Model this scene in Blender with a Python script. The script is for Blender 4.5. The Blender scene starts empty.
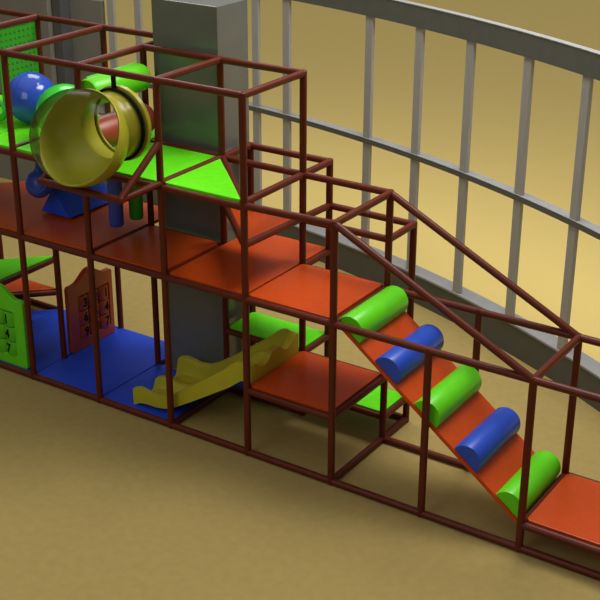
import bpy, bmesh, math, random
from mathutils import Vector, Matrix
random.seed(4)
S = 1.2            # one bay of the frame = 1.2 m
ZO = 0.036         # lowest pipes lie on the floor
scn = bpy.context.scene
col = scn.collection

def V(x, y, z): return Vector((x*S, y*S, (z+ZO)*S))

# ------------------------------------------------------------------ materials
def new_mat(name):
    m = bpy.data.materials.new(name); m.use_nodes = True
    nt = m.node_tree; b = nt.nodes['Principled BSDF']
    return m, nt, b
def plain(name, rgb, rough=.4, spec=.5, var=.06, scale=18, coat=0.0, bump=0.0, metallic=0.0, vscale=None):
    m, nt, b = new_mat(name)
    tc = nt.nodes.new('ShaderNodeTexCoord')
    nz = nt.nodes.new('ShaderNodeTexNoise'); nz.inputs['Scale'].default_value = scale; nz.inputs['Detail'].default_value = 4
    if vscale:
        mp = nt.nodes.new('ShaderNodeMapping'); mp.inputs['Scale'].default_value = vscale
        nt.links.new(tc.outputs['Object'], mp.inputs['Vector']); nt.links.new(mp.outputs['Vector'], nz.inputs['Vector'])
    else: nt.links.new(tc.outputs['Object'], nz.inputs['Vector'])
    rp = nt.nodes.new('ShaderNodeValToRGB')
    rp.color_ramp.elements[0].position = .3; rp.color_ramp.elements[1].position = .7
    rp.color_ramp.elements[0].color = (*[c*(1-var) for c in rgb], 1)
    rp.color_ramp.elements[1].color = (*[min(1, c*(1+var)) for c in rgb], 1)
    nt.links.new(nz.outputs['Fac'], rp.inputs['Fac']); nt.links.new(rp.outputs['Color'], b.inputs['Base Color'])
    b.inputs['Roughness'].default_value = rough; b.inputs['Specular IOR Level'].default_value = spec
    b.inputs['Coat Weight'].default_value = coat; b.inputs['Metallic'].default_value = metallic
    if bump:
        bp = nt.nodes.new('ShaderNodeBump'); bp.inputs['Strength'].default_value = bump; bp.inputs['Distance'].default_value = .01
        nt.links.new(nz.outputs['Fac'], bp.inputs['Height']); nt.links.new(bp.outputs['Normal'], b.inputs['Normal'])
    return m
M = {}
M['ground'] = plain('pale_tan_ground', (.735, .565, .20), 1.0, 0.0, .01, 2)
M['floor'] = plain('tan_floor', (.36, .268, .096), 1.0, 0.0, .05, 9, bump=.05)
M['pipe'] = plain('brown_pipe', (.105, .017, .007), .38, .22, .08, 8)
M['orange'] = plain('orange_vinyl', (.53, .064, .007), .3, .25, .05, 14)
M['green'] = plain('green_vinyl', (.135, .78, .010), .45, .12, .05, 14)
M['blue'] = plain('blue_vinyl', (.022, .072, .62), .45, .15, .05, 14)
M['log_green'] = plain('log_green_vinyl', (.125, .66, .012), .3, .3, .05, 5)
M['log_blue'] = plain('log_blue_vinyl', (.022, .075, .50), .32, .3, .05, 5)
M['dark_blue'] = plain('deep_blue_vinyl', (.022, .068, .50), .4, .5, .05, 6)
M['ball_blue'] = plain('ball_blue_plastic', (.025, .085, .56), .14, .6, .03, 5)
M['ball_green'] = plain('ball_green_plastic', (.03, .62, .02), .2, .6, .03, 5)
M['bag_green'] = plain('bag_green_vinyl', (.012, .36, .012), .35, .5, .05, 6)
M['brown_roll'] = plain('brown_vinyl', (.40, .065, .025), .4, .5, .05, 6)
M['yellow'] = plain('yellow_plastic', (.36, .33, .022), .3, .4, .04, 4)
M['slide'] = plain('slide_plastic', (.44, .41, .025), .35, .3, .04, 5)
M['black'] = plain('black_rubber', (.006, .006, .006), .8, .1, .1, 10)
M['board_orange'] = plain('board_orange_plastic', (.42, .062, .018), .3, .5, .05, 6)
M['drum_orange'] = plain('drum_orange_plastic', (.36, .05, .014), .3, .5, .05, 6)
M['board_green'] = plain('board_green_plastic', (.12, .66, .012), .3, .5, .05, 6)
M['drum_green'] = plain('drum_green_plastic', (.09, .50, .010), .3, .5, .05, 6)
M['column'] = plain('grey_polished_concrete', (.14, .145, .13), .22, .6, .05, 3)
M['wall'] = plain('grey_wall', (.20, .195, .165), .6, .3, .05, 3)
M['curb'] = plain('grey_curb', (.105, .105, .088), .6, .3, .05, 6)
M['steel'] = plain('dark_window_steel', (.115, .115, .10), .5, .4, .05, 6)
M['mullion'] = plain('light_window_steel', (.38, .37, .345), .5, .4, .05, 6, vscale=(8, 8, .6))

M['cap'] = plain('cap_metal_and_lit_top', (.30, .30, .30), .5, .4, .04, 6)  # cap metal; also carries the light painted on the transom's top
M['strip'] = plain('recess_shade_strip', (.09, .09, .097), .6, .3, .05, 6)  # shade of the recess between the left wall blocks, as colour
def perforated():
    m, nt, b = new_mat('perforated_green')
    b.inputs['Base Color'].default_value = (.018, .34, .012, 1); b.inputs['Roughness'].default_value = .4
    tc = nt.nodes.new('ShaderNodeTexCoord'); sep = nt.nodes.new('ShaderNodeSeparateXYZ')
    nt.links.new(tc.outputs['Object'], sep.inputs[0])
    def md(op, a, bb=None, v=None):
        n = nt.nodes.new('ShaderNodeMath'); n.operation = op
        nt.links.new(a, n.inputs[0])
        if bb is not None: nt.links.new(bb, n.inputs[1])
        elif v is not None: n.inputs[1].default_value = v
        return n.outputs[0]
    def cell(o):
        return md('SUBTRACT', md('FRACT', md('MULTIPLY', o, v=12.0)), v=.5)
    a = cell(sep.outputs['Y']); c = cell(sep.outputs['Z'])
    d = md('ADD', md('MULTIPLY', a, a), md('MULTIPLY', c, c))
    hole = md('LESS_THAN', d, v=.042)
    tr = nt.nodes.new('ShaderNodeBsdfTransparent'); mx = nt.nodes.new('ShaderNodeMixShader')
    out = nt.nodes['Material Output']
    nt.links.new(hole, mx.inputs[0]); nt.links.new(b.outputs[0], mx.inputs[1]); nt.links.new(tr.outputs[0], mx.inputs[2])
    nt.links.new(mx.outputs[0], out.inputs['Surface'])
    return m
M['perf'] = perforated()
def clear():
    m, nt, b = new_mat('clear_plastic'); nt.nodes.remove(b)
    tr = nt.nodes.new('ShaderNodeBsdfTransparent'); tr.inputs['Color'].default_value = (.93, .95, .93, 1)
    gl = nt.nodes.new('ShaderNodeBsdfGlossy'); gl.inputs['Roughness'].default_value = .16; gl.inputs['Color'].default_value = (.4, .4, .4, 1)
    fr = nt.nodes.new('ShaderNodeFresnel'); fr.inputs['IOR'].default_value = 1.22
    mx = nt.nodes.new('ShaderNodeMixShader')
    sc_ = nt.nodes.new('ShaderNodeMath'); sc_.operation = 'MULTIPLY'; sc_.inputs[1].default_value = .8
    nt.links.new(fr.outputs[0], sc_.inputs[0]); nt.links.new(sc_.outputs[0], mx.inputs[0]); nt.links.new(tr.outputs[0], mx.inputs[1]); nt.links.new(gl.outputs[0], mx.inputs[2])
    nt.links.new(mx.outputs[0], nt.nodes['Material Output'].inputs['Surface'])
    return m
M['clear'] = clear()

# ------------------------------------------------------------------ helpers
def link_mesh(name, bm, mat, parent=None, smooth=False, origin=None):
    """world-space bmesh -> object; origin (world Vector) becomes the object's origin"""
    bmesh.ops.recalc_face_normals(bm, faces=bm.faces)
    me = bpy.data.meshes.new(name)
    if origin is None:
        zs = [v.co for v in bm.verts]
        origin = Vector(((min(c.x for c in zs)+max(c.x for c in zs))/2, (min(c.y for c in zs)+max(c.y for c in zs))/2, min(c.z for c in zs)))
    for v in bm.verts: v.co -= origin
    bm.to_mesh(me); bm.free()
    if mat: me.materials.append(mat)
    if smooth:
        for p in me.polygons: p.use_smooth = True
    o = bpy.data.objects.new(name, me); col.objects.link(o)
    if parent is not None:
        o.parent = parent; o.location = origin - parent['_o_vec'] if False else origin - PO[parent.name]
        PO[o.name] = origin.copy()
    else:
        o.location = origin; PO[o.name] = origin.copy()
    return o
PO = {}
def tag(o, label, cat, group=None):
    o['label'] = label; o['category'] = cat
    if group: o['group'] = group
    return o
def empty(name, loc, label, cat, group=None):
    o = bpy.data.objects.new(name, None); col.objects.link(o); o.location = loc
    PO[o.name] = Vector(loc)
    o.empty_display_size = .1
    return tag(o, label, cat, group)
def struct(o): o['kind'] = 'structure'; return o
def autosmooth(o, ang=35):
    me = o.data
    for p in me.polygons: p.use_smooth = True
    me.set_sharp_from_angle(angle=math.radians(ang))
    return o
def add_tube(bm, a, b, r, n=12, bevel=True):
    a = Vector(a); b = Vector(b); d = (b-a).normalized()
    up = Vector((0, 0, 1)) if abs(d.z) < .9 else Vector((1, 0, 0))
    u = d.cross(up).normalized(); w = u.cross(d)
    c = r*.25 if bevel else 0
    rings = []
    for p, rr in ((a, r-c), (a+d*c, r), (b-d*c, r), (b, r-c)):
        rings.append([bm.verts.new(p+u*math.cos(2*math.pi*i/n)*rr+w*math.sin(2*math.pi*i/n)*rr) for i in range(n)])
    for k in range(3):
        for i in range(n):
            bm.faces.new((rings[k][i], rings[k][(i+1) % n], rings[k+1][(i+1) % n], rings[k+1][i]))
    bm.faces.new(rings[0][::-1]); bm.faces.new(rings[3])
def add_box(bm, lo, hi, bevel=0):
    lo = Vector(lo); hi = Vector(hi)
    vs = [bm.verts.new((x, y, z)) for x in (lo.x, hi.x) for y in (lo.y, hi.y) for z in (lo.z, hi.z)]
    fs = [bm.faces.new([vs[i] for i in f]) for f in ((0, 1, 3, 2), (4, 6, 7, 5), (0, 4, 5, 1), (2, 3, 7, 6), (0, 2, 6, 4), (1, 5, 7, 3))]
    if bevel:
        es = list({e for f in fs for e in f.edges})
        bmesh.ops.bevel(bm, geom=es, offset=bevel, segments=2, profile=.6, affect='EDGES')
def prism_poly(pts, z0, z1, bevel=.006):
    bm = bmesh.new()
    lo = [bm.verts.new(V(x, y, z0)) for x, y in pts]; hi = [bm.verts.new(V(x, y, z1)) for x, y in pts]
    n = len(pts)
    bm.faces.new(lo[::-1]); bm.faces.new(hi)
    for i in range(n): bm.faces.new((lo[i], lo[(i+1) % n], hi[(i+1) % n], hi[i]))
    bmesh.ops.bevel(bm, geom=[e for e in bm.edges], offset=bevel*S, segments=2, profile=.6, affect='EDGES')
    return bm

# ------------------------------------------------------------------ the floor
CX, CY, CR = -2.828, -11.39, 16.605       # centre and radius of the curved window wall
def annulus(r0, r1, a0, a1, n, k, z):
    bm = bmesh.new(); g = []
    for i in range(n+1):
        t = math.radians(a0+(a1-a0)*i/n)
        g.append([bm.verts.new(((CX+(r0+(r1-r0)*j/k)*math.cos(t))*S, (CY+(r0+(r1-r0)*j/k)*math.sin(t))*S, z)) for j in range(k+1)])
    for i in range(n):
        for j in range(k): bm.faces.new((g[i][j], g[i][j+1], g[i+1][j+1], g[i+1][j]))
    return bm
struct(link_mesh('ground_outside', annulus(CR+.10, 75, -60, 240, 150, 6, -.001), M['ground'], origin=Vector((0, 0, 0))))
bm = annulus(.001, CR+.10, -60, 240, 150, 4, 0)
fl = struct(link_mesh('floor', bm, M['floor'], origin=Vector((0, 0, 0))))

# ------------------------------------------------------------------ pipe frame
L = dict(f=0.0, p=.25, l=.71, d=1.70, m=2.215, r=2.69, t=3.71)
R = .036
frame = empty('climbing_structure', V(2, .5, -ZO), 'dark red-brown pipe frame of the play structure, with posts, rails and sloping handrails', 'climbing frame')
def member(name, a, b, lab=None):
    bm = bmesh.new(); add_tube(bm, V(*a), V(*b), R*S)
    o = autosmooth(link_mesh(name, bm, M['pipe'], frame))
    if lab: o['label'] = lab
    return o
posts = []
for x in range(-2, 4): posts.append((x, 0, 't'))
posts += [(4, 0, 'r'), (5, 0, 'd'), (6, 0, 'd'), (7, 0, 'd')]
posts += [(1, 1, 't'), (2, 1, 't'), (3, 1, 't'), (4, 1, 'r'), (5, 1, 'd'), (6, 1, 'd'), (7, 1, 'd')]
posts += [(0, .5, 'd'), (-2, 1.5, 't'), (-1, 1.5, 't'), (0, 1.5, 't'), (2, 1.5, 'r'), (3, 1.5, 'r'), (4, 1.5, 'm')]
for x, y, t in posts: member('post', (x, y, 0-ZO+.002), (x, y, L[t]+R*.9))
def rx(y, x0, x1, l): member('rail', (x0, y, L[l]), (x1, y, L[l]))
def ry(x, y0, y1, l): member('rail', (x, y0, L[l]), (x, y1, L[l]))
for y, x0, x1, l in ((0, -2, 3, 't'), (1, 1, 3, 't'), (1.5, -2, 1.03, 't'),
                     (1, 1, 4, 'r'), (1.5, -2, 1.03, 'r'), (1.5, 2, 3, 'r'),
                     (1, 2, 4, 'm'), (1.5, 3, 4, 'm'),
                     (0, -2, 7, 'd'), (1, 1, 7, 'd'), (1.5, -1, 1.03, 'd'), (1.5, 2, 3, 'd'),
                     (0, 3, 4, 'l'), (1, 2, 4, 'l'), (1.5, 2, 3, 'l'),
                     (1, 3, 4, 'p'), (1.5, 3, 4, 'p'), (0, 6, 7, 'p'), (1, 6, 7, 'p'),
                     (0, -2, 7, 'f'), (1, 2, 3, 'f'), (1, 4, 7, 'f'), (1.5, 3, 4, 'f'), (1.5, -2, -1, 'f')):
    rx(y, x0, x1, l)
for x, y0, y1, l in ((-2, 0, 1.5, 't'), (-1, 0, 1.5, 't'), (0, 0, 1.5, 't'), (1, 0, 1.5, 't'), (2, 0, 1, 't'), (3, 0, 1, 't'),
                     (-1, 0, 1.5, 'r'), (0, 0, 1.5, 'r'), (1, 0, 1, 'r'), (2, 0, 1.5, 'r'), (3, 0, 1.5, 'r'), (4, 0, 1, 'r'),
                     (4, 1, 1.5, 'm'),
                     (1, 0, 1, 'd'), (2, 0, 1, 'd'), (4, 0, 1, 'd'), (6, 0, 1, 'd'), (7, 0, 1, 'd'),
                     (3, 0, 1.5, 'd'),
                     (3, 0, 1.5, 'l'), (4, 0, 1, 'l'), (2, 1, 1.5, 'l'), (-1, 0, 1.5, 'l'),
                     (3, 1, 1.5, 'p'), (4, 1, 1.5, 'p'), (6, 0, 1, 'p'), (7, 0, 1, 'p'),
                     (2, 0, 1, 'f'), (4, 0, 1.5, 'f'), (7, 0, 1, 'f')):
    ry(x, y0, y1, l)
member('rail', (-2, 0, 2.645), (3, 0, 2.645)); member('rail', (3, 0, 2.66), (4, 0, L['r']-.005))
member('rail', (3, 0, L['m']+.05), (3, 1.5, L['m']))
member('rail', (2, 1, L['r']), (3, 0, L['r']-.03)); member('rail', (2, 1, L['m']), (3, 0, L['m']+.05))
member('rail', (-1, 1.5, L['p']), (-2, .5, L['p'])); member('rail', (-1, 1.5, L['l']), (-2, .5, L['l']))
member('rail', (-1, 1.5, L['p']), (-2, 1.5, L['p'])); member('rail', (-1, 1.42, L['d']), (-2, .42, L['d']))
member('handrail', (4, 0, L['r']), (6, 0, L['d']), 'long sloping handrail over the front edge of the ramp')
member('handrail', (4, 1, L['r']), (6, 1, L['d']), 'long sloping handrail over the back edge of the ramp')
for a, b in (((1, 0, L['r']), (1, -.6, L['r'])), ((2, 0, L['r']), (2, -.6, L['r'])), ((.96, -.6, L['r']), (2.04, -.6, L['r']))):
    member('bracket_bar', a, b)
member('brace', (2, 0, 3.10), (2, -.6, L['r'])); member('brace', (1, 0, 3.10), (1, -.6, L['r']))

# ------------------------------------------------------------------ platforms (panels lying on the rails)
def panel(name, pts, level, mat, label, cat='platform', group=None, th=.042, lift=.008, inset=.014, cut=.026):
    """pts: corner list; the sheet stops short of the pipes' centre lines and its corners are notched round the posts"""
    n = len(pts); out = []
    area = sum(pts[i][0]*pts[(i+1) % n][1]-pts[(i+1) % n][0]*pts[i][1] for i in range(n))
    if area < 0: pts = pts[::-1]
    def line(i):
        a = Vector(pts[i]); b = Vector(pts[(i+1) % n]); d = (b-a).normalized(); nn = Vector((-d.y, d.x))
        return a+nn*inset, d
    for i in range(n):
        p0, d0 = line(i-1); p1, d1 = line(i)
        den = d0.x*d1.y-d0.y*d1.x; t = ((p1.x-p0.x)*d1.y-(p1.y-p0.y)*d1.x)/den
        q = Vector((p0.x+d0.x*t, p0.y+d0.y*t))
        if cut: out.append(tuple(q-d0*cut)); out.append(tuple(q+d1*cut))
        else: out.append(tuple(q))
    if level == 'r': lift = -.03
    z0 = L[level]+lift
    return tag(link_mesh(name, prism_poly(out, z0, z0+th), M[mat]), label, cat, group)
def rect(x0, x1, y0, y1): return [(x0, y0), (x1, y0), (x1, y1), (x0, y1)]
GO, GG, GB = 'orange deck panels of the long walkway', 'green deck panels of the upper level', 'blue floor mats inside the frame'
panel('deck_panel', [(-2, 0), (.98, 0), (.98, 1.5), (-1, 1.5), (-2, .5)], 'd', 'orange', 'long orange deck panel that carries the blue foam wedge, with a slanted far corner', group=GO)
panel('deck_panel', rect(1.02, 1.98, 0, .98), 'd', 'orange', 'shaded orange deck panel in front of the grey pillar', group=GO)
panel('deck_panel', rect(2.02, 3, 0, 1.5), 'd', 'orange', 'deep orange deck panel right of the pillar, below the triangular orange step', group=GO)
panel('deck_panel', rect(3, 3.98, 0, .985), 'd', 'orange', 'brightly lit orange deck panel at the top of the log ramp', group=GO)
panel('deck_panel', [(-2, 0), (-1, 0), (-1, 1.5), (-2, 1.5)], 'r', 'green', 'upper green deck panel beneath the perforated green wall', group=GG)
panel('deck_panel', rect(-1, -.5, 0, 1.5), 'r', 'green', 'narrow upper green deck panel between the perforated panel and the blue ball', group=GG, inset=.010)
panel('deck_panel', rect(-.5, 0, 0, 1.5), 'r', 'green', 'narrow upper green deck panel directly under the blue ball', group=GG, inset=.010)
panel('deck_panel', rect(0, 1, 0, 1.5), 'r', 'green', 'upper green deck panel behind the yellow bubble pod', group=GG)
panel('deck_panel', rect(1, 2, 0, 1), 'r', 'green', 'upper green square deck panel in front of the grey pillar', group=GG)
panel('corner_platform', [(2, 0), (3, 0), (2, 1)], 'r', 'green', 'triangular bright green platform at the end of the upper level', inset=.02, cut=.03)
panel('corner_platform', [(3, 0), (3, 1), (2, 1)], 'm', 'orange', 'triangular orange step one level below the triangular green platform', inset=.02, cut=.03)
panel('low_platform', rect(3.0, 3.985, 0.01, .985), 'l', 'orange', 'dark orange square platform at the top of the yellow slide')
panel('step_platform', rect(2, 3, 1, 1.5), 'l', 'green', 'green step platform beside the grey pillar, behind the yellow slide')
panel('step_platform', rect(3, 4, 1, 1.5), 'p', 'green', 'low green step behind the orange platform, near the foot of the first ramp posts')
panel('end_platform', rect(6.02, 7, .015, .98), 'p', 'orange', 'low bright orange platform at the bottom of the log ramp')
panel('stair_platform', [(-1, 1.5), (-2, 1.5), (-2, .5)], 'p', 'orange', 'small triangular orange step above the blue mat, under the green step')
panel('stair_platform', [(-1, 1.5), (-2, .5), (-2, 0), (-1, 0)], 'l', 'green', 'green stair step with a slanted back edge, above the small orange step')
panel('floor_mat', [(-2, 0), (-1, 0), (-1, 1.5), (-2, .5)], 'f', 'blue', 'blue floor mat behind the green number board', 'mat', GB, th=.06, lift=-.034, inset=.004, cut=0)
panel('floor_mat', rect(-1, 0, .0, 1.5), 'f', 'blue', 'blue floor mat to the left of the orange number board', 'mat', GB, th=.06, lift=-.034, inset=.004, cut=0)
panel('floor_mat', rect(0, 1, .0, 1.5), 'f', 'blue', 'blue floor mat to the right of the orange number board', 'mat', GB, th=.06, lift=-.034, inset=.004, cut=0)
panel('floor_mat', rect(1, 2, .0, 1), 'f', 'blue', 'blue floor mat under the foot of the yellow slide', 'mat', GB, th=.06, lift=-.034, inset=.008, cut=0)
panel('floor_mat', rect(2, 2.6, 1, 1.5), 'f', 'blue', 'small piece of blue floor mat seen beyond the yellow slide by the pillar', 'mat', GB, th=.06, lift=-.034, inset=.037)

# perforated wall panel
bm = bmesh.new(); add_box(bm, V(-1.003, .86, 2.80), V(-.997, 1.46, 3.67), 0)
tag(link_mesh('perforated_panel', bm, M['perf']), 'green perforated wall panel standing upright under the top rail', 'panel')

# ------------------------------------------------------------------ ramp with half round logs
def ramp_pt(x): return 1.722-(x-4.0)*.762
bm = bmesh.new()
x0, x1, y0, y1 = 4.045, 5.945, .055, .945
sec = [(x0, ramp_pt(x0)), (x1, ramp_pt(x1)), (x1, ramp_pt(x1)-.05), (x0, ramp_pt(x0)-.05)]
a = [bm.verts.new(V(x, y0, z)) for x, z in sec]; b = [bm.verts.new(V(x, y1, z)) for x, z in sec]
bm.faces.new(a); bm.faces.new(b[::-1])
for i in range(4): bm.faces.new((a[i], a[(i+1) % 4], b[(i+1) % 4], b[i]))
bmesh.ops.bevel(bm, geom=list(bm.edges), offset=.006, segments=2, affect='EDGES')
tag(link_mesh('ramp', bm, M['orange']), 'sloping orange ramp board carrying five padded half logs', 'ramp')
def log_mesh(x, r, ya, yb):
    """half round bolster lying across the ramp"""
    bm = bmesh.new(); t = Vector((1, 0, -.762)).normalized(); nn = Vector((.762, 0, 1)).normalized()
    c = Vector((x, 0, ramp_pt(x)))+nn*.002
    prof = []
    N = 26
    for i in range(N+1):
        ang = math.pi*i/N; prof.append((math.cos(ang)*r, math.sin(ang)*r*1.06))
    def ring(y, k):
        out = []
        for s, h in prof:
            p = c+t*(s*k)+nn*(h*k if h > .01 else 0); out.append(bm.verts.new(V(p.x, y, p.z)))
        return out
    rings = [ring(ya, .965), ring(ya+.012, 1), ring(yb-.012, 1), ring(yb, .965)]
    m = len(prof)
    for k in range(3):
        for i in range(m-1): bm.faces.new((rings[k][i], rings[k][i+1], rings[k+1][i+1], rings[k+1][i]))
        bm.faces.new((rings[k][m-1], rings[k][0], rings[k+1][0], rings[k+1][m-1]))
    bm.faces.new(rings[0]); bm.faces.new(rings[3][::-1])
    return bm
logs = [(4.125, 'log_green', 'green half log, topmost of the five on the ramp'),
        (4.53, 'log_blue', 'upper blue half log on the ramp, between two green ones'),
        (4.955, 'log_green', 'green half log in the middle of the ramp, between the two blue ones'),
        (5.385, 'log_blue', 'lower blue half log on the ramp'),
        (5.825, 'log_green', 'green half log at the bottom of the ramp beside the low orange platform')]
for i, (x, m, lab) in enumerate(logs):
    o = autosmooth(link_mesh('ramp_log', log_mesh(x, .151, .07, .935), M[m]), 40)
    tag(o, lab, 'padded log', 'half logs on the orange ramp')

# ------------------------------------------------------------------ slide
top_n = [(1.385, .19), (1.425, .235), (1.52, .265), (1.60, .255), (1.72, .235), (1.85, .255), (1.967, .313), (2.19, .463), (2.50, .693), (2.744, .866), (2.86, .925), (2.965, .93)]
bot_n = [(1.385, .028), (1.43, .028), (1.50, .07), (1.60, .085), (1.72, .085), (1.85, .105), (1.96, .148), (2.184, .283), (2.45, .45), (2.71, .616), (2.86, .735), (2.965, .765)]
def interp(tab, x):
    for (a, u), (b, v) in zip(tab, tab[1:]):
        if x <= b: k = (x-a)/(b-a) if b > a else 0; k = max(0, k); return u+(v-u)*k
    return tab[-1][1]
sl = empty('slide', V(2.2, .5, .03), 'olive yellow double lane slide running down from the low orange platform to the blue mat', 'slide')
NX, NY = 60, 48
YA, YB = .085, .915
def wallf(y):          # 1 on walls and centre ridge, 0 in lane bottoms
    u = (y-YA)/(YB-YA)
    dist = min(u, 1-u)
    side = 1 if dist < .045 else max(0, 1-(dist-.045)/.085)
    cr = max(0, 1-max(0, abs(u-.5)-.03)/.085)
    sm = lambda q: q*q*(3-2*q)
    return sm(side), sm(cr)
def build_slide():
    bm = bmesh.new(); tops = []; bots = []
    for i in range(NX+1):
        x = 1.41+(2.94-1.41)*i/NX
        zt, zb = interp(top_n, x), interp(bot_n, x)
        base = zb+.035
        hump = math.exp(-((x-2.80)/.10)**2)*.035
        rt, rb = [], []
        for j in range(NY+1):
            y = YA+(YB-YA)*j/NY; s, c = wallf(y)
            rise = .045*(y-YA)/(YB-YA) if x > 2.2 or x < 1.8 else .045*(y-YA)/(YB-YA)
            z = max(base+(zt+rise-base)*s, base+(zt-.025-base)*c*.9)+hump*max(s, c)
            rt.append(bm.verts.new(V(x, y, z))); rb.append(bm.verts.new(V(x, y, zb if (j in (0, NY)) else zb+.002)))
        tops.append(rt); bots.append(rb)
    for i in range(NX):
        for j in range(NY):
            bm.faces.new((tops[i][j], tops[i+1][j], tops[i+1][j+1], tops[i][j+1]))
            bm.faces.new((bots[i][j], bots[i][j+1], bots[i+1][j+1], bots[i+1][j]))
        bm.faces.new((tops[i][0], bots[i][0], bots[i+1][0], tops[i+1][0]))
        bm.faces.new((tops[i][NY], tops[i+1][NY], bots[i+1][NY], bots[i][NY]))
    for j in range(NY):
        bm.faces.new((tops[0][j], tops[0][j+1], bots[0][j+1], bots[0][j]))
        bm.faces.new((tops[NX][j], bots[NX][j], bots[NX][j+1], tops[NX][j+1]))
    return bm
autosmooth(link_mesh('slide_bed', build_slide(), M['slide'], sl), 50)
# entry hood: two arched openings at the head of the slide
def arch_panel():
    bm = bmesh.new(); N = 40; xs = (2.925, 3.008)
    def tz(u): return .935+.045*u+.02*abs(math.sin(2*math.pi*u))
    def bz(u):
        k = (u*2) % 1
        return .80+.07*(1-min(1, abs(k-.5)/.36)**2) if abs(k-.5) < .36 else .0
    rows = []
    for x in xs:
        rows.append([[bm.verts.new(V(x, YA+(YB-YA)*i/N, z)) for z in (.75, tz(i/N)-(.10*max(0, 1-(abs(((i/N*2) % 1)-.5)/.34)**2)))] for i in range(N+1)])
    for i in range(N):
        a, b = rows
        bm.faces.new((a[i][0], a[i+1][0], a[i+1][1], a[i][1])); bm.faces.new((b[i][0], b[i][1], b[i+1][1], b[i+1][0]))
        bm.faces.new((a[i][1], a[i+1][1], b[i+1][1], b[i][1])); bm.faces.new((a[i][0], b[i][0], b[i+1][0], a[i+1][0]))
    for i in (0, N):
        bm.faces.new((rows[0][i][0], rows[0][i][1], rows[1][i][1], rows[1][i][0]))
    return bm
autosmooth(link_mesh('entry_lip', arch_panel(), M['slide'], sl), 50)

# ------------------------------------------------------------------ bubble pod
PX, PY, PZ, RS = 1.52, -.58, 3.215, .468
pod = empty('bubble_pod', V(PX, PY, PZ-RS), 'round yellow bubble pod with a clear dome, hanging out in front of the green level', 'bubble window')
N_ = Vector((.03, -.88, .47)).normalized()
prof = []      # (axial toward +y, radius) outer profile
for k in range(31):
    th = math.pi*(k/30)*.772   # from front pole backwards
    prof.append((-RS*math.cos(th), RS*math.sin(th)))
a_end, r_end = prof[-1]
for a_, r_ in ((a_end+.035, .322), (a_end+.07, .326), (a_end+.12, .330)): prof.append((a_, r_))
for a_, r_ in ((.50, .332), (.555, .335), (.565, .372), (.61, .374), (.615, .365), (.612, .31), (.595, .308)): prof.append((a_, r_))
def lathe_y(prof, n=72):
    bm = bmesh.new(); rings = []
    for a_, r_ in prof:
        if r_ < 1e-5: rings.append([bm.verts.new(V(PX, PY+a_, PZ))])
        else: rings.append([bm.verts.new(V(PX+r_*math.cos(2*math.pi*i/n), PY+a_, PZ+r_*math.sin(2*math.pi*i/n))) for i in range(n)])
    for k in range(len(rings)-1):
        A, B = rings[k], rings[k+1]
        for i in range(n):
            if len(A) == 1: bm.faces.new((A[0], B[(i+1) % n], B[i]))
            elif len(B) == 1: bm.faces.new((A[i], A[(i+1) % n], B[0]))
            else: bm.faces.new((A[i], A[(i+1) % n], B[(i+1) % n], B[i]))
    return bm
pc = V(PX, PY, PZ)
bm = lathe_y(prof)
bmesh.ops.bisect_plane(bm, geom=bm.verts[:]+bm.edges[:]+bm.faces[:], plane_co=pc, plane_no=N_, clear_outer=True)
shell = autosmooth(link_mesh('pod_shell', bm, M['yellow'], pod), 40)
so = shell.modifiers.new('thick', 'SOLIDIFY'); so.thickness = .016*S; so.offset = -1
# dome: hemisphere
bm = bmesh.new()
bmesh.ops.create_uvsphere(bm, u_segments=72, v_segments=48, radius=RS*S*.985)
bmesh.ops.rotate(bm, verts=bm.verts, matrix=Vector((0, 0, 1)).rotation_difference(N_).to_matrix(), cent=(0, 0, 0))
for v in bm.verts: v.co += pc
bmesh.ops.bisect_plane(bm, geom=bm.verts[:]+bm.edges[:]+bm.faces[:], plane_co=pc, plane_no=N_, clear_inner=True, dist=1e-5)
dome = link_mesh('clear_dome', bm, M['clear'], pod, smooth=True); dome['label'] = 'clear see-through dome'
def torus(center, normal, R_, r_, n=72, m=12, flat=1.0):
    bm = bmesh.new(); q = Vector((0, 0, 1)).rotation_difference(Vector(normal).normalized())
    rings = []
    for i in range(n):
        t = 2*math.pi*i/n; c_ = Vector((math.cos(t), math.sin(t), 0)); ring = []
        for j in range(m):
            s_ = 2*math.pi*j/m
            ring.append(bm.verts.new(center+q @ (c_*(R_+r_*math.cos(s_))+Vector((0, 0, r_*flat*math.sin(s_))))))
        rings.append(ring)
    for i in range(n):
        for j in range(m):
            bm.faces.new((rings[i][j], rings[(i+1) % n][j], rings[(i+1) % n][(j+1) % m], rings[i][(j+1) % m]))
    return bm
link_mesh('dome_rim', torus(pc, N_, (RS-.004)*S, .009*S), M['yellow'], pod, smooth=True)
o = link_mesh('retaining_ring', torus(V(PX, -.065, PZ), (0, 1, 0), .350*S, .013*S, flat=1.8), M['black'], pod, smooth=True); o['label'] = 'black retaining ring'
bm = bmesh.new(); add_box(bm, V(PX-.018, -.075, PZ+.345), V(PX+.018, -.040, L['t']-.012), .003)
o = link_mesh('hanging_strap', bm, M['black'], pod); o['label'] = 'black strap up to the top rail'

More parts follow.
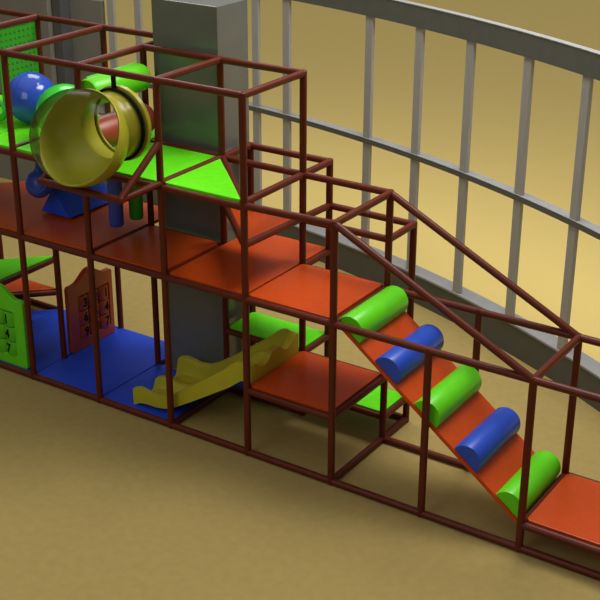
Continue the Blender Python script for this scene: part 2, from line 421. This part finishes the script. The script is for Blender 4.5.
# ------------------------------------------------------------------ rollers behind the pod
def roller(name, x, z, r, ya, yb, mat, label, flats=None):
    bm = bmesh.new(); n = 40; rings = []
    for y, k in ((ya, .90), (ya+.03, 1), (yb-.05, 1), (yb-.015, .93), (yb, .75)):
        ring = []
        for i in range(n):
            t = 2*math.pi*i/n; s_, h_ = math.cos(t)*r*k, math.sin(t)*r*k
            if flats: h_ = max(h_, -r*flats)
            ring.append(bm.verts.new(V(x+s_, y, z+h_)))
        rings.append(ring)
    for k in range(len(rings)-1):
        for i in range(n): bm.faces.new((rings[k][i], rings[k][(i+1) % n], rings[k+1][(i+1) % n], rings[k+1][i]))
    bm.faces.new(rings[0][::-1]); bm.faces.new(rings[-1])
    return bm
ro = empty('squeeze_roller', V(1.06, .5, 3.3), 'green padded roller mounted just under the top rail, above the yellow pod\'s tube', 'roller')
autosmooth(link_mesh('roller_pad', roller('', 1.06, 3.43, .145, .06, .90, M, ''), M['log_green'], ro), 40)
bm = bmesh.new()
t_ = math.radians(118)
a_ = V(1.06+.140*math.cos(t_), .13, 3.44+.140*math.sin(t_)); b_ = V(1.06+.140*math.cos(t_), .88, 3.44+.140*math.sin(t_)); add_tube(bm, a_, b_, .010*S)
autosmooth(link_mesh('seam_ridge', bm, M['log_green'], ro))
bm = bmesh.new(); add_tube(bm, V(1.06, -.0, 3.44), V(1.06, .98, 3.44), .018*S); autosmooth(link_mesh('axle', bm, M['pipe'], ro))
ro = empty('squeeze_roller', V(1.08, .5, 2.8), 'red-brown padded roller seen through the hole of the yellow pod', 'roller')
autosmooth(link_mesh('roller_pad', roller('', 1.03, 2.97, .17, 0.06, .955, M, ''), M['brown_roll'], ro), 40)

# ------------------------------------------------------------------ balls and hanging bags
def ball(x, y, z, r, mat, label, cat='ball', name='play_ball'):
    bm = bmesh.new(); bmesh.ops.create_uvsphere(bm, u_segments=48, v_segments=32, radius=r*S)
    for v in bm.verts: v.co += V(x, y, z)
    # air valve dimple ring
    o = link_mesh(name, bm, M[mat], smooth=True)
    return tag(o, label, cat)
ZG = L['r']+.016
def seamed_ball(x, y, r, mat, label):
    root = empty('play_ball', V(x, y, ZG), label, 'ball', 'big balls on the upper green level')
    bm = bmesh.new(); bmesh.ops.create_uvsphere(bm, u_segments=48, v_segments=32, radius=r*S)
    for v in bm.verts: v.co += V(x, y, ZG+r+.001)
    link_mesh('ball_body', bm, M[mat], root, smooth=True)
    bm = bmesh.new(); add_tube(bm, V(x-.02, y, ZG+2*r-.006), V(x-.02, y, ZG+2*r+.006), .012*S)
    autosmooth(link_mesh('air_valve', bm, M[mat], root))
seamed_ball(-.48, .80, .285, 'ball_blue', 'big shiny blue ball on the upper green level')
seamed_ball(.33, .48, .31, 'ball_green', 'big green ball half hidden behind the clear dome of the pod')
tag(link_mesh('foam_ring', torus(V(-.83, .62, ZG+.125), (.35, -1, .25), .085*S, .034*S), M['ball_green'], smooth=True),
    'small green ring on the upper level, cut by the photo\'s left border', 'ring')

def bag_cyl(x, y, z0, r, mat, label):
    root = empty('punching_bag', V(x, y, z0), label, 'punching bag', 'hanging cylinders under the green level')
    bm = bmesh.new(); n = 32; rings = []
    zt = L['r']-.045
    for z, k in ((z0, .86), (z0+.012, .97), (z0+.03, 1), (zt-.03, 1), (zt, .95)):
        rings.append([bm.verts.new(V(x+r*k*math.cos(2*math.pi*i/n), y+r*k*math.sin(2*math.pi*i/n), z)) for i in range(n)])
    for k in range(len(rings)-1):
        for i in range(n): bm.faces.new((rings[k][i], rings[k][(i+1) % n], rings[k+1][(i+1) % n], rings[k+1][i]))
    bm.faces.new(rings[0][::-1]); bm.faces.new(rings[-1])
    autosmooth(link_mesh('bag_body', bm, M[mat], root), 40)
    bm = bmesh.new(); add_tube(bm, V(x, y, zt-.03), V(x, y, zt+.012), .02*S); autosmooth(link_mesh('hanger', bm, M['black'], root))
bag_cyl(.945, .50, 1.875, .078, 'dark_blue', 'blue hanging cylinder bag beside the blue wedge')
bag_cyl(.965, .80, 1.87, .078, 'bag_green', 'dark green hanging cylinder bag under the upper level')
root = empty('punching_bag', V(-.048, .38, 2.03), 'round dark blue bag hanging over the orange walkway near the blue wedge', 'punching bag')
bm = bmesh.new(); n = 40; rings = []
bx_, by_, bz_ = -.048, .38, 2.185
PR = [(0.0, -.16)]+[(.148*math.sin(math.pi*k/16)*(1+.012*math.cos(k*2.6)), -.155*math.cos(math.pi*k/16)) for k in range(1, 15)]+[(.05, .15), (.028, .19), (.022, .26), (.022, .465)]
axis = Vector((0, 0, 1))
for r_, h_ in PR:
    if r_ == 0: rings.append([bm.verts.new(V(bx_, by_, bz_+h_))])
    else: rings.append([bm.verts.new(V(bx_+r_*math.cos(2*math.pi*i/n), by_+r_*math.sin(2*math.pi*i/n), bz_+h_)) for i in range(n)])
for k in range(len(rings)-1):
    for i in range(n):
        if len(rings[k]) == 1: bm.faces.new((rings[k][0], rings[k+1][(i+1) % n], rings[k+1][i]))
        else: bm.faces.new((rings[k][i], rings[k][(i+1) % n], rings[k+1][(i+1) % n], rings[k+1][i]))
bm.faces.new(rings[-1])
autosmooth(link_mesh('bag_body', bm, M['dark_blue'], root), 60)
for k, (rr) in enumerate((.105, .07)):
    nrm = Vector((.45, -.80, .38)).normalized()
    c_ = V(bx_, by_, bz_)+nrm*S*math.sqrt(.149**2-rr**2)
    link_mesh('stitched_ring', torus(c_, nrm, rr*S, .006*S, n=40, m=8), M['dark_blue'], root, smooth=True)

# blue wedge
bm = bmesh.new()
zb = L['d']+.079
tri = [(-.24, zb), (.21, zb), (-.035, zb+.315)]
a = [bm.verts.new(V(x, .56, z)) for x, z in tri]; b = [bm.verts.new(V(x, 1.30, z)) for x, z in tri]
bm.faces.new(a); bm.faces.new(b[::-1])
for i in range(3): bm.faces.new((a[i], a[(i+1) % 3], b[(i+1) % 3], b[i]))
bmesh.ops.bevel(bm, geom=list(bm.edges), offset=.008, segments=2, affect='EDGES')
tag(link_mesh('foam_wedge', bm, M['blue']), 'blue triangular foam wedge lying on the orange walkway under the pod', 'foam wedge')

# ------------------------------------------------------------------ number boards
def outline():
    W = .74; pts = []
    def arc(cx, cz, r, a0, a1, n=5):
        for i in range(n+1):
            t = math.radians(a0+(a1-a0)*i/n); pts.append((cx+r*math.cos(t), cz+r*math.sin(t)))
    arc(.03, .03, .03, 180, 270); arc(W-.03, .03, .03, 270, 360); arc(W-.03, .80, .03, 0, 90)
    for i in range(1, 24):
        u = W-.03-(W-.06)*i/24
        k = max(0, min(1, 1-abs(u-W*.5)/(W*.36))); k = k*k*(3-2*k)
        pts.append((u, .83+.13*k))
    arc(.03, .80, .03, 90, 180)
    return pts
def board_meshes(c0):
    cu = bpy.data.curves.new('tmp', 'CURVE'); cu.dimensions = '2D'; cu.fill_mode = 'BOTH'
    cu.extrude = .026*S; cu.bevel_depth = .006*S; cu.bevel_resolution = 2
    def spl(pts):
        s = cu.splines.new('POLY'); s.points.add(len(pts)-1)
        for p, q in zip(s.points, pts): p.co = (q[0]*S, q[1]*S, 0, 1)
        s.use_cyclic_u = True
    spl(outline())
    h = []
    def arc(cx, cz, r, a0, a1, n=4):
        for i in range(n+1):
            t = math.radians(a0+(a1-a0)*i/n); h.append((cx+r*math.cos(t), cz+r*math.sin(t)))
    l_, r_ = c0-.092+.02, c0+.36+.092-.02
    arc(l_, .135, .02, 180, 270); arc(r_, .135, .02, 270, 360); arc(r_, .66, .02, 0, 90)
    arc(l_, .66, .02, 90, 180)
    spl(h)
    ob = bpy.data.objects.new('tmp', cu)
    me = bpy.data.meshes.new_from_object(ob)
    bpy.data.objects.remove(ob)
    return me
def glyph(ch, size, Rr):
    cu = bpy.data.curves.new('tmp', 'FONT'); cu.body = ch; cu.size = size; cu.align_x = 'CENTER'; cu.align_y = 'CENTER'
    cu.extrude = .004; cu.offset = .006; cu.resolution_u = 4
    ob = bpy.data.objects.new('tmp', cu); me = bpy.data.meshes.new_from_object(ob); bpy.data.objects.remove(ob)
    bm = bmesh.new(); bm.from_mesh(me)
    bmesh.ops.subdivide_edges(bm, edges=[e for e in bm.edges if e.calc_length() > .03], cuts=2)
    bmesh.ops.triangulate(bm, faces=bm.faces)
    return bm
GL = {}
def number_board(origin, right, out, tab, board_mat, drum_mat, label, dx, c0):
    """origin: lower corner; right: unit vector along the width; out: facing direction; dx: shift of the digit on its drum"""
    right = Vector(right); out = Vector(out); up = Vector((0, 0, 1))
    root = empty('number_board', origin+right*.37*S, label, 'number board')
    B = board_meshes(c0); bm = bmesh.new(); bm.from_mesh(B)
    for v in bm.verts: v.co = origin+right*v.co.x+up*v.co.y+out*v.co.z
    autosmooth(link_mesh('board', bm, M[board_mat], root), 40)
    rr = .089
    for c_ in range(3):
        for r_ in range(3):
            cx = c0+.18*c_; cz = .572-.185*r_
            cc = origin+right*cx*S+up*(cz-.087)*S
            bm = bmesh.new(); n = 28; rings = []
            for h_, k in ((0, .93), (.008, 1), (.166, 1), (.174, .93)):
                rings.append([bm.verts.new(cc+up*h_*S+right*math.cos(2*math.pi*i/n)*rr*k*S+out*math.sin(2*math.pi*i/n)*rr*k*S*.52) for i in range(n)])
            for k in range(3):
                for i in range(n): bm.faces.new((rings[k][i], rings[k][(i+1) % n], rings[k+1][(i+1) % n], rings[k+1][i]))
            bm.faces.new(rings[0][::-1]); bm.faces.new(rings[-1])
            dr = autosmooth(link_mesh('number_drum', bm, M[drum_mat], root), 40)
            bm = glyph(tab[r_][c_], .155*S, rr)
            for v in bm.verts:
                u = v.co.x/S*.9+dx; u = max(-rr*.97, min(rr*.97, u))
                dep = math.sqrt(max(0, rr*rr-u*u))*.52*S+.002+v.co.z*.5
                v.co = cc+right*u*S+up*(.087*S+v.co.y)+out*dep
            nb = link_mesh('digit', bm, M['black'], dr)
            nb['label'] = 'black digit '+tab[r_][c_]
    for c_ in range(3):
        bm = bmesh.new(); cx = c0+.18*c_
        add_tube(bm, origin+right*cx*S+up*.115*S, origin+right*cx*S+up*.68*S, .009*S)
        autosmooth(link_mesh('drum_rod', bm, M[board_mat], root))
TAB = [['3', '2', '1'], ['6', '5', '4'], ['9', '8', '7']]
number_board(V(.0, .615, .034), (0, 1, 0), (1, 0, 0), TAB, 'board_orange', 'drum_orange', 'dark orange number board with black digits standing on the blue mat', .016, .235)
number_board(V(-.87, .065, .034), (1, 0, 0), (0, -1, 0), TAB, 'board_green', 'drum_green', 'bright green number board with black digits at the photo\'s left border', -.028, .145)

# ------------------------------------------------------------------ pillar
pil = empty('pillar', V(1.46, 1.37, -ZO), 'tall square grey pillar rising through the middle of the play structure', 'pillar')
bm = bmesh.new(); add_box(bm, V(1.055, 1.10, -ZO), V(1.90, 1.625, 4.205), .008)
link_mesh('pillar_shaft', bm, M['column'], pil)

# ------------------------------------------------------------------ curved window wall
CX, CY, CR = -2.828, -11.39, 16.605
def arc_solid(a0, a1, r0, r1, z0, z1, n=60, bevel=0):
    bm = bmesh.new(); secs = []
    for i in range(n+1):
        t = math.radians(a0+(a1-a0)*i/n); c_, s_ = math.cos(t), math.sin(t)
        secs.append([bm.verts.new(V(CX+r*c_, CY+r*s_, z)) for r, z in ((r0, z0), (r1, z0), (r1, z1), (r0, z1))])
    for i in range(n):
        for k in range(4): bm.faces.new((secs[i][k], secs[i][(k+1) % 4], secs[i+1][(k+1) % 4], secs[i+1][k]))
    bm.faces.new(secs[0]); bm.faces.new(secs[-1][::-1])
    return bm
HC = .37
A0, A1 = 50.0, 92.2
wb = struct(link_mesh('wall_back', arc_solid(A0, A1, CR-.03, CR+.17, -ZO, HC-.025), M['curb']))
win = bpy.data.objects.new('window_1', None); col.objects.link(win); win.location = V(1, 5, HC); PO['window_1'] = Vector(win.location); struct(win)
link_mesh('sill', arc_solid(A0, A1, CR-.04, CR+.18, HC-.025, HC), M['cap'], win)
link_mesh('transom', arc_solid(A0, A1, CR-.03, CR+.10, 1.865, 1.93), M['steel'], win)
link_mesh('transom_lit_top', arc_solid(A0, A1, CR-.032, CR+.102, 1.93, 1.936), M['cap'], win)  # added thin strip; light on the transom's top put into its pale colour
link_mesh('header', arc_solid(A0, A1, CR-.03, CR+.05, 3.50, 3.755), M['steel'], win)
link_mesh('header_cap', arc_solid(A0, A1, CR-.035, CR+.055, 3.755, 3.765), M['cap'], win)
for ang in (91.3, 89.5, 81.75, 79.75, 74.5, 71.45, 68.42, 65.1, 61.87, 58.6, 55.4, 52.2):
    t = math.radians(ang); c_, s_ = math.cos(t), math.sin(t)
    bm = bmesh.new(); hw = .063; rr0, rr1 = CR-.015, CR+.035
    e = Vector((-s_, c_, 0))
    vs = []
    for z in (HC, 3.50):
        for r_, k in ((rr0, -1), (rr0, 1), (rr1, 1), (rr1, -1)):
            p = Vector((CX+r_*c_, CY+r_*s_, 0))+e*hw*k; vs.append(bm.verts.new(V(p.x, p.y, z)))
    for f in ((0, 1, 2, 3), (7, 6, 5, 4), (0, 4, 5, 1), (1, 5, 6, 2), (2, 6, 7, 3), (3, 7, 4, 0)): bm.faces.new([vs[i] for i in f])
    bmesh.ops.bevel(bm, geom=list(bm.edges), offset=.006, segments=1, affect='EDGES')
    link_mesh('mullion', bm, M['mullion'], win)

# grey wall blocks at the far left
bm = bmesh.new(); add_box(bm, V(-9.5, 4.92, -ZO), V(-4.22, 5.6, 3.35), .01)
struct(link_mesh('wall_left', bm, M['wall']))
bm = bmesh.new(); add_box(bm, V(-4.215, 5.22, -ZO), V(-3.40, 5.30, 3.05), .01)
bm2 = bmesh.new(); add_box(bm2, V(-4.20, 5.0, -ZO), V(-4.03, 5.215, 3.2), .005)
struct(link_mesh('recess_shade_1', bm2, M['strip']))  # added dark box; shade of the recess between the blocks put into its colour
struct(link_mesh('wall_left_return', bm, M['wall']))

# ------------------------------------------------------------------ lights
def area(name, loc, target, size, energy, color=(1, .97, .92), size_y=None):
    ld = bpy.data.lights.new(name, 'AREA'); ld.energy = energy; ld.size = size; ld.color = color
    if size_y: ld.shape = 'RECTANGLE'; ld.size_y = size_y
    o = bpy.data.objects.new(name, ld); col.objects.link(o); o.location = V(*loc)
    o.rotation_euler = (V(*target)-V(*loc)).to_track_quat('-Z', 'Y').to_euler()
    return o
area('ceiling_light', (4.5, 2.9, 9.0), (3.6, 1.8, 0), 4.5, 830)
area('ceiling_light', (-2.5, 4.5, 8.5), (.5, 1.5, 0), 4.0, 270)
area('front_fill_light', (2, -9, 7.0), (1.5, 0, 1), 6.0, 210)
w = bpy.data.worlds.new('World'); scn.world = w; w.use_nodes = True
nt = w.node_tree; bg = nt.nodes['Background']; bg.inputs[0].default_value = (1, .98, .95, 1)
tc = nt.nodes.new('ShaderNodeTexCoord'); sp = nt.nodes.new('ShaderNodeSeparateXYZ'); nt.links.new(tc.outputs['Generated'], sp.inputs[0])
p1 = nt.nodes.new('ShaderNodeMath'); p1.operation = 'MAXIMUM'; nt.links.new(sp.outputs['Z'], p1.inputs[0]); p1.inputs[1].default_value = 0
p2 = nt.nodes.new('ShaderNodeMath'); p2.operation = 'POWER'; nt.links.new(p1.outputs[0], p2.inputs[0]); p2.inputs[1].default_value = 2
p3 = nt.nodes.new('ShaderNodeMath'); p3.operation = 'MULTIPLY_ADD'; nt.links.new(p2.outputs[0], p3.inputs[0]); p3.inputs[1].default_value = .70; p3.inputs[2].default_value = .07
nt.links.new(p3.outputs[0], bg.inputs[1])      # overcast: brightest overhead, dim towards the horizon

# ------------------------------------------------------------------ camera
cam = bpy.data.cameras.new('camera'); cam.sensor_width = 36; cam.lens = 1262.58*36/600; cam.clip_end = 400
co = bpy.data.objects.new('camera', cam); col.objects.link(co); scn.camera = co
rx_, rz_, ro_ = -.42, -.58451, .00264
d = Vector((math.sin(rz_)*math.cos(rx_), math.cos(rz_)*math.cos(rx_), math.sin(rx_)))
r = d.cross(Vector((0, 0, 1))).normalized(); u = r.cross(d)
r, u = r*math.cos(ro_)+u*math.sin(ro_), u*math.cos(ro_)-r*math.sin(ro_)
m = Matrix((r, u, -d)).transposed().to_4x4(); m.translation = V(9.57795, -8.98899, 6.66556)
co.matrix_world = m

scn.view_settings.view_transform = 'Standard'; scn.view_settings.look = 'None'
scn.view_settings.exposure = 0.0; scn.view_settings.gamma = 1.0; scn.view_settings.use_curve_mapping = False
